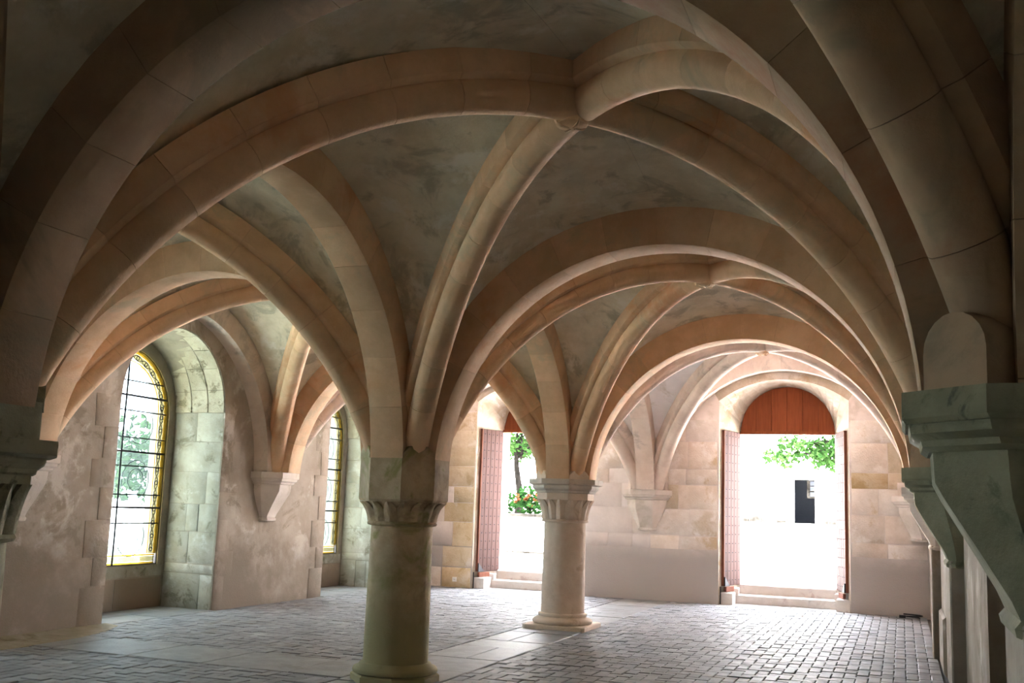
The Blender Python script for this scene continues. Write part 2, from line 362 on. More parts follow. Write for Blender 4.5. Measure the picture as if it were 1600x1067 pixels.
# end wall with two door recesses
DOORS = [2.39, -2.43]; YD = 11.03; ZD = .36
def face_ol(c): return seg_outline(c-1.135, c+1.135, 0, 3.70, .385)
def back_ol(c): return arc_outline(c-.86, c+.86, 0, 3.185, .865)
pe = lambda y: (lambda u, z: Vector((u, y, z)))
b = MB(); wall_face(b, XL-.4, XR+.4, ZT, [face_ol(c) for c in DOORS], pe(YE)); wall_back = b.build('wall_back', M['end_plaster']); tag(wall_back, kind='structure')
b = MB()
for c in DOORS:
    ruled(b, face_ol(c), back_ol(c), pe(YE), pe(YD)); ruled(b, back_ol(c), back_ol(c), pe(YD), pe(11.4))
b.build('recess_lining', M['recess'], wall_back)
# outer skins so that no sky slips in beside the openings
b = MB(); wall_face(b, -6.6, 5.4, ZT, [back_ol(c) for c in DOORS], pe(11.4)); b.build('outer_face', M['facade'], wall_back)
b = MB(); wall_face(b, YS-.6, 11.4, ZT, [arc_outline(c+.05-.93, c+.05+.93, .60, 2.78, .93) for c in NICHES], pl(-6.1)); b.build('outer_face', M['facade'], wall_left)
# right wall and the wall behind the camera
b = MB(); b.box((XR+.46, YS-.6, 0), (XR+.6, 11.4, ZT)); ro = arc_outline(-4.15, -2.5, 0, 1.35, .6)
wall_face(b, YS-.6, 11.4, ZT, [ro], pl(XR)); ruled(b, ro, ro, pl(XR), pl(XR+.46))
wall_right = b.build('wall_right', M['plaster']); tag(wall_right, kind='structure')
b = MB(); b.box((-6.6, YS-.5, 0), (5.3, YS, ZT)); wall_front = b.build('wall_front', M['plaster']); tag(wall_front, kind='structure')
# shallow pilaster strips below the right-hand corbels
for y in (-5.0, 0.0, 5.0):
    b = MB(); b.cbox((XR-.10, y-.30, 0), (XR+.01, y+.30, 1.34), .012, 0, -1); b.build('pilaster_strip', M['plaster'], wall_right)
b = MB(); b.cbox((XR-.035, 3.4, 0), (XR+.01, 4.7, .62), .03, 0, -1); b.build('worn_footing', M['plaster'], wall_right)

# vault webs
def row_edges(i):
    y0, y1 = ROWS[i]; return y0, y1
def transverse_half(s):      # arch plan end points (intrados) for side s
    return s*.385, s*4.43 if s > 0 else s*4.40
def arc_pts(p, q, rise, off, frac_n):
    """points from springing at p to crown along arch p-q whose intrados has rise; off = radial offset"""
    p = Vector((p[0], p[1], 0)); q = Vector((q[0], q[1], 0)); d = (q-p); a = d.length/2; d.normalize(); mid = (p+q)/2
    R, zc = circle(a, rise); Re = R+off; a0 = math.asin(max(-1, min(1, (ZS-zc)/Re)))
    out = []
    for k in range(frac_n+1):
        t = a0 + (pi/2-a0)*k/frac_n; out.append(mid - d*(Re*cos(t)) + Vector((0, 0, zc + Re*sin(t))))
    return out
def half_diag_ends(s, i):
    y0, y1 = row_edges(i); cs = [(0, y0), (WX[s], y0), (WX[s], y1), (0, y1)]
    ctr = Vector(((cs[0][0]+cs[1][0])/2, (y0+y1)/2, 0)); ends = []
    for k, c in enumerate(cs):
        v = Vector((c[0], c[1], 0)); u = (ctr-v).normalized()
        r = .37 if k in (0, 3) else .33
        ends.append(v + u*r)
    return cs, ctr, ends
DIAG_RISE = 2.13
NA, NB = 16, 10
webs = MB()
for i, (y0, y1) in enumerate(ROWS):
    for s in (1, -1):
        cs, ctr, ends = half_diag_ends(s, i)
        xa, xb = transverse_half(s)
        ya, yb = y0+.385, y1-.385
        diag = {}
        for k in range(4):
            diag[k] = arc_pts(ends[k], ends[(k+2) % 4], DIAG_RISE, .34, NA)
        yw = 1.0
        edges = {  # corner pairs -> (curve from first corner, curve from second corner)
            (0, 1): ((xa, y0), (xb, y0), 1.90), (3, 2): ((xa, y1), (xb, y1), 1.90 if y1 < 9 else 2.2),
            (0, 3): ((0, ya), (0, yb), 2.02), (1, 2): ((NX[s], ya), (NX[s], yb), 2.12)}
        for (k, l), (p, q, rise) in edges.items():
            for (kk, P, Q) in ((k, p, q), (l, q, p)):
                e = arc_pts(P, Q, rise, .30, NA); dg = diag[kk]; n0 = len(webs.v); vs = []
                for t in range(NA+1):
                    for u in range(NB+1):
                        f = u/NB; v = e[t].lerp(dg[t], f); v.z += .16*4*f*(1-f)*(t/NA)**1.5 * (.5)
                        vs.append(v)
                fs = [(t*(NB+1)+u, t*(NB+1)+u+1, (t+1)*(NB+1)+u+1, (t+1)*(NB+1)+u) for t in range(NA) for u in range(NB)]
                webs.add(vs, fs)
    if i == 2:
        ceiling = webs.build('ceiling', M['web'], smooth=70); tag(ceiling, kind='structure'); webs = MB()
tag(webs.build('ceiling', M['web_white'], smooth=70), kind='structure')

# ------------------------------------------------------------------ arches and ribs
side = {1: 'right aisle', -1: 'left aisle'}
TL = {(-5, 1): 'broad flat transverse arch across the top right, landing on the big dark corbel',
      (-5, -1): 'dark transverse arch rising from the cut-off left column out of the top left',
      (0, 1): 'transverse arch from the mossy column to the second right-hand corbel',
      (0, -1): 'rose-lit transverse arch left of the mossy column, above the large arched window',
      (5, 1): 'transverse arch from the pale moulded-abacus column to the third right-hand corbel',
      (5, -1): 'transverse arch from the wall corbel between the windows towards the pale column'}
for y in (-5, 0, 5):
    for s in (1, -1):
        xa, xb = transverse_half(s)
        arch('transverse_arch', (xa, y), (xb, y), 1.90, RECT, 14, M['rib'] if y >= 0 else M['rib_dimmed'], TL[(y, s)], 'arch', 'flat transverse arches across the aisles')
for s in (1, -1):
    xa, xb = transverse_half(s)
    arch('wall_arch', (xa-.06*s, 10.11), (xb+.03*s, 10.11), 2.2, RECTW, 14, M['rib_pale'],
         'pale wall arch framing the right-hand open doorway' if s > 0 else 'pale wall arch above the left open doorway, mostly behind the mossy column', 'arch', 'wall arches over the doorways')
LLAB = ['overhead arcade arch running back from the cut-off left column beside the left edge', 'broad arcade arch between the cut-off left column and the mossy column',
        'arcade arch between the mossy column and the pale column', 'pale arcade arch from the pale column to the end wall corbel']
for i, (y0, y1) in enumerate(ROWS):
    arch('arcade_arch', (0, y0+.385), (0, y1-.385), 2.02, RECT if i else RECT_NEAR, 14, M['rib_dimmed'] if i == 0 else M['rib'] if i < 3 else M['rib_pale'], LLAB[i], 'arch', 'arches along the middle row of columns')
WL = {(-1, 1): 'wall arch on the left wall above the dim wall beside the left edge', (-1, 2): 'tan wall arch around the large arched window', (-1, 3): 'wall arch above the narrow-looking far left window',
      (1, 0): 'wall arch on the right wall beside the right edge, nearest one', (1, 1): 'wall arch on the right wall between the biggest and the second corbel', (1, 2): 'wall arch on the right wall between the second and third corbel',
      (1, 3): 'wall arch on the right wall behind the third corbel, next to the end wall'}
for (s, i), lab in WL.items():
    y0, y1 = ROWS[i]; x = NX[s] + .03 if s > 0 else NX[s] + .12
    arch('wall_arch', (x, y0+.40), (x, y1-.40), 2.12, RECTW, 14, M['rib_dimmed'] if s > 0 and i == 0 else M['rib'] if s > 0 or i < 2 else M['rib_pale'], lab, 'arch', 'wall arches along the side walls')
DL = {(0, 1, 0): 'shadowed roll-moulded rib in the top right corner, rising from the big dark corbel', (0, 1, 1): 'roll-moulded rib crossing overhead beyond the top edge, from the middle row to the right wall',
      (1, 1, 0): 'long roll-moulded rib from cut-off left column through central boss to second right-hand corbel',
      (1, 1, 1): 'roll-moulded rib from mossy column through central boss to the big dark corbel',
      (2, 1, 0): 'roll-moulded rib from the mossy column through the second boss to the third right-hand corbel',
      (2, 1, 1): 'roll-moulded rib from pale column through the second boss to second right-hand corbel',
      (3, 1, 0): 'roll-moulded rib from the pale column across the last bay to the end wall corner',
      (3, 1, 1): 'pale roll-moulded rib from end wall corbel over the right doorway to third right-hand corbel',
      (1, -1, 0): 'roll-moulded rib at the left edge over the dim left aisle, from the cut-off column',
      (1, -1, 1): 'roll-moulded rib leaving the mossy column to the upper left, across the pale vault',
      (2, -1, 0): 'rose roll-moulded rib from the mossy column behind the arch over the large window',
      (2, -1, 1): 'roll-moulded rib springing from the left wall beside the large window',
      (3, -1, 0): 'roll-moulded rib from the pale column towards the far left corner',
      (3, -1, 1): 'roll-moulded rib on the wall corbel between the windows, leaning to the end wall'}
for (i, s, d), lab in DL.items():
    cs, ctr, ends = half_diag_ends(s, i)
    # d 0: from column at y0 ; d 1: from column at y1
    p, q = (ends[0], ends[2]) if d == 0 else (ends[3], ends[1])
    arch('diagonal_rib', p, q, DIAG_RISE, ROLL_P, 18, M['rib_dimmed'] if i == 0 else M['rib'] if i < 3 else M['rib_pale'], lab, 'rib', 'roll-moulded diagonal ribs')
def boss(p, label):
    r = empty('vault_boss', label, 'boss', p, 0, 'bosses at the rib crossings')
    b = MB(); b.lathe([(.02, 0), (.07, .004), (.105, .02), (.118, .05), (.11, .09), (.08, .13)], 16); b.build('knob', M['rib'], r, 40)
    b = MB(); b.lathe([(.125, .06), (.13, .09), (.125, .30)], 12); b.build('core', M['rib'], r, 40)
    for k in range(4):
        w = k*pi/2 + .78; b = MB(); b.tube([(.02*cos(w), .02*sin(w), .0), (.08*cos(w), .08*sin(w), .006), (.112*cos(w), .112*sin(w), .035)], [.008, .012, .006], 5); b.build('carved_leaf', M['rib'], r, 40)
boss((2.36, -2.5, ZS+DIAG_RISE-.03), 'small carved boss where the big ribs cross in the middle of the nearest vault')
boss((2.36, 2.5, ZS+DIAG_RISE-.03), 'small round boss at the rib crossing of the second vault')
boss((2.36, 7.57, ZS+DIAG_RISE-.03), 'boss hidden high in the last vault before the right doorway')
boss((-2.39, 2.5, ZS+DIAG_RISE-.03), 'boss in the left aisle vault in front of the large window')

# ------------------------------------------------------------------ columns
def leaf_blade(h, w, prof, k=0):
    """carved leaf following the bell profile prof(t)->(r,z)"""
    vs = []; fs = []; NT = 6
    for t in range(NT+1):
        f = t/NT; r, z = prof(f); wd = w*(sin(pi*min(1, .28+.62*f))**.8 if f < .98 else .35)
        for u, du in ((-1, 0), (-.5, .012), (0, .022), (.5, .012), (1, 0)):
            x = u*wd/2; a = x/max(r, .1); rr = r + du + .012
            vs.append((rr*cos(a), rr*sin(a), z))
    for t in range(NT):
        for u in range(4): fs.append((t*5+u, t*5+u+1, (t+1)*5+u+1, (t+1)*5+u))
    n = len(vs); vs += [(v[0]*.93, v[1]*.93, v[2]) for v in vs]; fs += [tuple(n+i for i in reversed(f)) for f in fs]
    per = [u for u in range(5)] + [t*5+4 for t in range(1, NT+1)] + [NT*5+u for u in (3, 2, 1, 0)] + [t*5 for t in range(NT-1, 0, -1)]
    for i in range(len(per)):
        j = (i+1) % len(per); fs.append((per[i], n+per[i], n+per[j], per[j]))
    return vs, fs
def column(x, y, label, m, mcap, style):
    r = empty('column', label, 'column', (x, y, 0), 0, 'round columns down the middle of the hall')
    PH = pi/8
    if style == 'block':
        b = MB(); b.lathe([(.375, 0), (.375, .085), (.36, .10)], 8, PH, True); b.build('plinth', m, r, 20)
        b = MB(); b.lathe([(.36, .10), (.385, .112), (.39, .132), (.38, .152), (.34, .168), (.325, .19), (.30, .20)], 32); b.build('base', m, r, 45)
        zsh = .20; zn = 1.43
    else:
        b = MB(); c = .04; q = .435
        b.loft([[(q-c, -q, z), (q, -q+c, z), (q, q-c, z), (q-c, q, z), (-q+c, q, z), (-q, q-c, z), (-q, -q+c, z), (-q+c, -q, z)] for z in (0, .075)] +
               [[(s*.98, t*.98, .088) for s, t in ((q-c, -q), (q, -q+c), (q, q-c), (q-c, q), (-q+c, q), (-q, q-c), (-q, -q+c), (-q+c, -q))]]); b.build('plinth', mcap, r, 20)
        b = MB(); b.lathe([(.385, .085), (.405, .10), (.41, .125), (.39, .155), (.345, .17), (.325, .185), (.335, .205), (.33, .225), (.30, .235)], 32); b.build('base', m, r, 45)
        zsh = .235; zn = 1.455 if style == 'abacus' else 1.38
    b = MB(); b.lathe([(.298, zsh), (.295, .6), (.29, 1.0), (.285, zn)], 40); b.build('shaft', m, r, 45)
    b = MB(); b.lathe([(.285, zn-.012), (.318, zn-.004), (.326, zn+.012), (.315, zn+.028), (.288, zn+.034)], 36); b.build('neck_ring', m, r, 60)
    z0 = zn+.03; z1 = 1.64 if style == 'block' else 1.755 if style == 'abacus' else 1.66
    fl = .02 if style == 'near' else .052
    def bell(f): return (.288 + .022*f + fl*f**2.6, z0 + (z1-z0)*f)
    b = MB(); b.lathe([bell(k/6) for k in range(7)], 32); cap = b.build('capital', mcap, r, 45)
    nl = 16
    vs, fs = leaf_blade(z1-z0, .135, lambda f: (bell(f)[0] + .012*f*f, bell(f)[1]*1.0 - (.004 if f > .98 else 0)))
    lm = mesh('carved_leaf', vs, fs, mcap, 35)
    for k in range(nl): obj('carved_leaf', lm, cap, rot=(0, 0, 2*pi*k/nl + .1))
    if style == 'block':
        b = MB(); b.lathe([(.372, z1), (.385, z1+.02), (.385, ZS+.03)], 8, PH, True); b.build('springer_block', mcap, r, 20)
    else:
        za = 1.84 if style == 'abacus' else 1.70; zt = 2.03 if style == 'abacus' else 1.87; A = M['abacus'] if style == 'abacus' else mcap
        b = MB(); b.lathe([(.365, z1-.005), (.365, za)], 8, PH, True); b.build('bell_block', mcap, r, 20)
        b = MB(); b.lathe([(.37, za), (.385, za+.01), (.39, za+.03), (.42, za+.055), (.428, za+.075), (.428, zt-.085), (.445, zt-.082), (.475, zt-.07), (.475, zt)], 8, PH, True); b.build('abacus', A, r, 20)
        if zt < ZS: b = MB(); b.lathe([(.385, zt), (.385, ZS+.03)], 8, PH, True); b.build('springer_block', mcap, r, 20)
    # core that fills the pier between the rib feet, and pointed stops where the rolls die into it
    b = MB(); b.lathe([(.36, ZS), (.33, ZS+.25), (.28, ZS+.6), (.2, ZS+1.0), (.12, ZS+1.3)], 8, PH, True); b.build('pier_core', M['rib'], r, 30)
    for k in range(4):
        w = pi/4 + k*pi/2; d = Vector((cos(w), sin(w), 0)); t = Vector((-sin(w), cos(w), 0)); b = MB()
        pts = [(-.155, 0), (.155, 0), (.155, .06), (.10, .13), (.0, .17), (-.10, .13), (-.155, .06)]
        b.loft([[d*(.30) + t*p[0] + Vector((0, 0, ZS+p[1])) for p in pts], [d*(.392) + t*p[0]*.96 + Vector((0, 0, ZS+p[1]*.8)) for p in pts]]); b.build('rib_stop', mcap, r, 25)
    return r
column(0, 0, 'thick mossy round column with a plain octagonal block above its leaf capital', M['column'], M['column'], 'block')
column(0, 5, 'pale round column with a moulded octagonal abacus and a square plinth', M['column_far'], M['column_far'], 'abacus')
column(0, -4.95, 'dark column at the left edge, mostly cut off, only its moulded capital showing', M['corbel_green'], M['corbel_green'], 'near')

# ------------------------------------------------------------------ wall corbels
def corbel(loc, rz, label, m, hs=0):
    """local: wall plane at y=0, projecting towards +y"""
    r = empty('wall_corbel', label, 'corbel', (loc[0], loc[1], 0), rz, 'stone corbels carrying the ribs on the walls')
    def ring(h, p, c, z): return [(-h, -.05, z), (h, -.05, z), (h, max(p-c, .02), z), (max(h-c, .03), p, z), (-max(h-c, .03), p, z), (-h, max(p-c, .02), z)]
    b = MB(); b.loft([ring(.375, .34, .20, 1.845), ring(.40, .36, .21, 1.86), ring(.40, .365, .21, 1.88), ring(.43, .395, .22, 1.90), ring(.435, .40, .22, 1.93)]); b.build('moulding', m, r, 30)
    b = MB(); b.loft([ring(.45, .41, .23, 1.93), ring(.46, .42, .23, 1.945), ring(.46, .42, .23, 2.03)]); b.build('abacus', m, r, 20)
    b = MB(); b.loft([ring(.36, .33, .20, 1.845), ring(.355, .325, .20, 1.75), ring(.34+hs*.015, .30, .18, 1.70), ring(.26+hs*.09, .20, .12, 1.53), ring(.19+hs*.14, .125, .07, 1.40), ring(.165+hs*.15, .10, .05, 1.34)][::-1]); b.build('tapering_block', m, r, 30)
    b = MB(); b.loft([ring(.15+hs*.15, .09, .05, 1.285), ring(.175+hs*.15, .115, .06, 1.295), ring(.18+hs*.15, .12, .06, 1.32), ring(.165+hs*.15, .10, .05, 1.345)]); b.build('tip_roll', m, r, 30)
    for sx in (-1, 1):   # round stops of the diagonal ribs
        d = Vector((sx*.70, .71, 0)).normalized(); t = Vector((-d.y, d.x, 0)); b = MB(); o0 = Vector((0, -.07 if hs else 0, 0)); f0, f1 = (.34, .475) if hs else (.16, .36)
        pts = [(-.125, 0)] + [(.125*cos(pi-pi*k/10), .12+.125*sin(pi-pi*k/10)) for k in range(11)] + [(.125, 0)]
        b.loft([[o0 + d*f0 + t*p[0] + Vector((0, 0, 2.03+p[1])) for p in pts], [o0 + d*f1 + t*p[0]*.97 + Vector((0, 0, 2.03+p[1]*.97)) for p in pts]]); b.build('rib_stop', M['rib_dimmed'] if hs else m, r, 25)
    return r
corbel((XL, .08), -pi/2, 'pale corbel on the left wall just behind the cut-off dark capital', M['corbel'])
corbel((XL, 5), -pi/2, 'tapering corbel on the left wall between the large window and the narrow far window', M['corbel'])
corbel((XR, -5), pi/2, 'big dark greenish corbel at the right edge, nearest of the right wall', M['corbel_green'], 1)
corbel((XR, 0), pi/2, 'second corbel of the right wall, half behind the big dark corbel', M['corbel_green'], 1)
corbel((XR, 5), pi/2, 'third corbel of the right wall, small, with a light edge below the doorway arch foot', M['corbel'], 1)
corbel((-.06, YE), pi, 'pale moulded corbel on the end wall between the two doorways', M['corbel'])
corbel((XR-.12, YE-.1), pi*.75, 'brightly lit corbel in the far right corner, mostly behind the third right-wall corbel', M['corbel'])

# ------------------------------------------------------------------ stones laid into the walls
def stones_on(parent, faces, m, name='stone', proud=.010):
    """faces: list of (place, u0, u1, z0, z1, mat) ; place(u, z, d) gives the point d in front of the wall"""
    for (place, u0, u1, z0, z1, mm) in faces:
        j = lambda s=.008: rnd.uniform(-s, s)
        q = [(u0+j(), z0+j()), (u1+j(), z0+j()), (u1+j(), z1+j()), (u0+j(), z1+j())]; d = proud + rnd.uniform(-.004, .007); c = .009
        cu, cz = (u0+u1)/2, (z0+z1)/2
        inn = [(u + (c if u < cu else -c), z + (c if z < cz else -c)) for u, z in q]
        vs = [place(u, z, -.02) for u, z in q] + [place(u, z, d-c*.6) for u, z in q] + [place(u, z, d) for u, z in inn]
        fs = [(8, 9, 10, 11)]
        for k in range(4):
            l = (k+1) % 4; fs += [(k, l, 4+l, 4+k), (4+k, 4+l, 8+l, 8+k)]
        obj(name, mesh(name, vs, fs, mm, 50), parent)
pb = lambda u, z, d: Vector((u, YE-d, z))
COURSES = [(.97, 1.22), (1.22, 1.70), (1.70, 2.15), (2.15, 2.43), (2.43, 2.95), (2.95, 3.35), (3.35, 3.8), (3.8, 4.3)]
fl = []
def course(u0, u1, z0, z1, mats, g=.012):
    u = u0
    while u < u1 - .05:
        w = rnd.uniform(.42, .95); 
        if u1 - (u+w) < .3: w = u1-u
        fl.append((pb, u+g/2, u+w-g/2, z0+g/2, z1-g/2, rnd.choice(mats))); u += w
A_, O_, P_ = M['ashlar'], M['ochre'], M['end_plaster']
for k, (z0, z1) in enumerate(COURSES):
    hw = 1.16
    if z1 > 3.75: continue
    course(2.39+hw, XR-.02, z0, z1, [A_, A_, O_] if z0 > 1.6 else [A_])
    course(-2.43+hw, -.02, z0, z1, [A_, A_, P_]); course(0, 2.39-hw, z0, z1, [A_, A_, O_] if 1.6 < z0 < 2.5 else [A_])
for (z0, z1) in [(.03, .42), (.42, .82), (.82, 1.30), (1.30, 1.68), (1.68, 2.0), (2.0, 2.40), (2.40, 2.78), (2.78, 3.12), (3.12, 3.5), (3.5, 3.9)]:
    w = rnd.choice((.42, .62)); ur = -2.43-1.155
    fl.append((pb, ur-w, ur, z0+.006, z1-.006, O_))
    course(XL+.05, ur-w-.01, z0, z1, [A_, P_, A_])
stones_on(wall_back, fl, None)
# niche reveals and quoins of the left wall
fl = []
RE = M['reveal']
for c in NICHES[:2]:
    yr = c+1.08; place = lambda u, z, d, yr=yr: Vector((u, yr + .01*((XL-u)/.9) - d, z))
    yl = c-1.07; place2 = lambda u, z, d, yl=yl: Vector((u, yl + d, z))
    zz = [0, .52, .66, 1.12, 1.52, 1.98, 2.42, 2.85]
    for k in range(len(zz)-1):
        sp = [[-5.74, -5.35, -4.885], [-5.74, -4.885], [-5.74, -5.10, -4.885], [-5.74, -5.42, -5.2, -4.885]][(k*3+int(c)) % 4]
        for q in range(len(sp)-1):
            fl.append((place, sp[q]+.004, sp[q+1]-.004, zz[k]+.005, zz[k+1]-.005, RE)); 
        fl.append((place2, -5.74, -5.3, zz[k]+.005, zz[k+1]-.005, RE)); fl.append((place2, -5.292, -4.885, zz[k]+.005, zz[k+1]-.005, RE))
    pw = lambda u, z, d: Vector((XL+d, u, z))
    zq = [.02, .5, .85, 1.3, 1.7, 2.05, 2.45, 2.85]
    for k in range(len(zq)-1):
        w = .42 if k % 2 else .24
        fl.append((pw, yr+.004, yr+w, zq[k]+.005, zq[k+1]-.005, M['plaster'])); fl.append((pw, yl-(.66-w), yl-.004, zq[k]+.005, zq[k+1]-.005, M['plaster']))
    # under the window
    pk = lambda u, z, d: Vector((XB+d, u, z))
    fl.append((pk, c-1.04, c+1.06, .47, .63, RE)); fl.append((pk, c-1.04, c+.1, .02, .46, M['plaster'])); fl.append((pk, c+.11, c+1.06, .02, .46, M['plaster']))
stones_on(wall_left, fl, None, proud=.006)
def arc_stones(parent, place, c, zc, r0, r1, n, mm, t0=0, t1=pi, depth=.012):
    for k in range(n):
        a0 = t0 + (t1-t0)*k/n + .004; a1 = t0 + (t1-t0)*(k+1)/n - .004; rings = []
        for i in range(4):
            t = a0 + (a1-a0)*i/3; rings.append([place(c+r*cos(t), zc+r*sin(t), d) for (r, d) in r0])
        b = MB(); b.loft(rings); b.build('stone', mm, parent, 40)
for c in NICHES[:2]:
    for (xa, xb) in ((XL-.01, -5.16), (-5.168, -5.45), (-5.458, XB+.01)):
        pr = [(1.085, xa), (1.085, xb), (1.058 + rnd.uniform(-.004, .004), xb+.006), (1.058, xa-.006)]
        arc_stones(wall_left, lambda u, z, d: Vector((d, u, z)), c+.005, 2.85, pr, None, 9 + rnd.randint(0, 2), M['soffit'])
# door heads: stones round the recess edge
for c in DOORS:
    o1 = face_ol(c)[5:-5]
    for k in range(0, 16, 2):
        p, q, q2 = o1[k], o1[k+1], o1[k+2]; rings = []
        for (u, z) in (p, q, q2):
            d = Vector((u-c, z-1.9)).normalized(); rings.append([pb(u+d.x*.0, z+d.y*0-.002, .012), pb(u+d.x*.2, z+d.y*.2, .012), pb(u+d.x*.2, z+d.y*.2, -.02), pb(u, z-.002, -.25)])
        b = MB(); b.loft(rings); b.build('stone', M['recess'], wall_back, 40)

# ------------------------------------------------------------------ floor paving
BW, BL, G = .12, .24, .009
cand = []
def herring(x0, x1, y0, y1, keep):
    for a in range(-1, int((x1-x0)/BW)+2):
        for bb in range(-1, int((y1-y0)/BW)+2):
            c = (a-bb) % 4
            if c == 0: sx, sy = BL, BW
            elif c == 3: sx, sy = BW, BL
            else: continue
            u0, v0 = x0 + a*BW, y0 + bb*BW; u1, v1 = min(u0+sx, x1), min(v0+sy, y1); u0, v0 = max(u0, x0), max(v0, y0)
            if u1-u0 < .03 or v1-v0 < .03: continue
            if keep((u0+u1)/2, (v0+v1)/2): cand.append((u0, u1, v0, v1))
def keepf(x, y): return True
herring(-4.80, -.47, .78, 10.2, keepf); herring(-4.80, -.47, -3.2, -.16, keepf); herring(.42, 4.74, -3.2, 10.2, lambda x, y: True)
TILT = [(rnd.uniform(-.010, .010), rnd.uniform(-.010, .010), rnd.uniform(-.0045, .0045)) for _ in range(64)]
def brick_geo(q, k):
    u0, u1, v0, v1 = q; tx, ty, dz = TILT[k % 64]; u0 += G/2; u1 -= G/2; v0 += G/2; v1 -= G/2; c = .006; h = .030+dz
    cx, cy = (u0+u1)/2, (v0+v1)/2; f = lambda x, y, z: (x, y, z + (x-cx)*tx*2 + (y-cy)*ty*2)
    vs = [(u0, v0, -.01), (u1, v0, -.01), (u1, v1, -.01), (u0, v1, -.01)] + [f(x, y, h-c*.7) for x, y in ((u0, v0), (u1, v0), (u1, v1), (u0, v1))] + [f(x, y, h) for x, y in ((u0+c, v0+c), (u1-c, v0+c), (u1-c, v1-c), (u0+c, v1-c))]
    fs = [(8, 9, 10, 11)]
    for i in range(4):
        j = (i+1) % 4; fs += [(i, j, 4+j, 4+i), (4+i, 4+j, 8+j, 8+i)]
    return vs, fs
def hidden(x, y):   # behind the near column, the pale column
    for (cx, cy, r) in ((0, 0, .3), (0, 5, .3)):
        d = Vector((x, y)) - Vector((CAMP.x, CAMP.y)); e = Vector((cx, cy)) - Vector((CAMP.x, CAMP.y))
        if d.length > e.length and abs(d.normalized().cross(e)) < r: return True
    return False
rank = []
for q in cand:
    z = in_view(((q[0]+q[1])/2, (q[2]+q[3])/2, .02), -4)
    rank.append((z if z and not hidden((q[0]+q[1])/2, (q[2]+q[3])/2) else 999, q))
rank.sort(key=lambda t: t[0])
FH = .0
rest = MB(); shared = {}
for k, (z, q) in enumerate(rank):
    if k < 290 and z < 900:
        key = (round(q[1]-q[0], 3), round(q[3]-q[2], 3), k % 8)
        if key not in shared:
            w, l = q[1]-q[0], q[3]-q[2]; shared[key] = mesh('paving_brick', *brick_geo((-w/2, w/2, -l/2, l/2), k), M['paver'])
        obj('paving_brick', shared[key], floor, ((q[0]+q[1])/2, (q[2]+q[3])/2, rnd.uniform(-.003, .003)))
    else: rest.add(*brick_geo(q, k + rnd.randint(0, 63)))
o = rest.build('paving_bricks_beyond', M['paver_far'], floor); o['kind'] = 'stuff'
def slab(x0, x1, y0, y1, m=None):
    b = MB(); b.cbox((x0+.004, y0+.004, -.02), (x1-.004, y1-.004, .031 + rnd.uniform(-.003, .003)), .008, 2, 1); b.build('floor_slab', m or M['slab'], floor)
y = -3.2
while y < 10.0:
    l = rnd.uniform(.55, 1.05); 
    if rnd.random() < .5: slab(-.46, .41, y, min(y+l, 10.2))
    else:
        s = rnd.uniform(-.15, .12); slab(-.46, s, y, min(y+l, 10.2)); slab(s, .41, y, min(y+l, 10.2))
    y += l
x = -4.80
while x < -.5:
    l = rnd.uniform(.6, 1.1); l = min(l, -.47-x); slab(x, x+l, -.15, .77); x += l
fp = [(-4.87, -3.2), (-4.35, -2.6), (-4.2, -1.6), (-4.12, -.4), (-4.2, .6), (-4.42, 1.3), (-4.62, 1.66), (-4.87, 1.72)]
b = MB(); b.loft([[(x, y, 0) for x, y in fp], [(x, y, .034) for x, y in fp], [(x - .05*(x > -4.8), y, .040) for x, y in fp]]); b.build('worn_foot_band', M['earth'], floor)
for c in NICHES[:2]:
    b = MB(); b.cbox((-5.76, c-1.06, -.02), (-5.32, c+1.07, .032), .006); b.build('floor_slab', M['slab'], floor)
    b = MB(); b.cbox((-5.315, c-1.06, -.02), (-4.81, c-.05, .030), .006); b.build('floor_slab', M['slab'], floor)
    b = MB(); b.cbox((-5.315, c-.04, -.02), (-4.81, c+1.07, .032), .006); b.build('floor_slab', M['slab'], floor)
for c in DOORS:
    b = MB(); b.cbox((c-1.1, 10.215, -.02), (c+.1, 10.72, .028), .006); b.build('floor_slab', M['slab'], floor)
    b = MB(); b.cbox((c+.11, 10.215, -.02), (c+1.1, 10.72, .03), .006); b.build('floor_slab', M['slab'], floor)

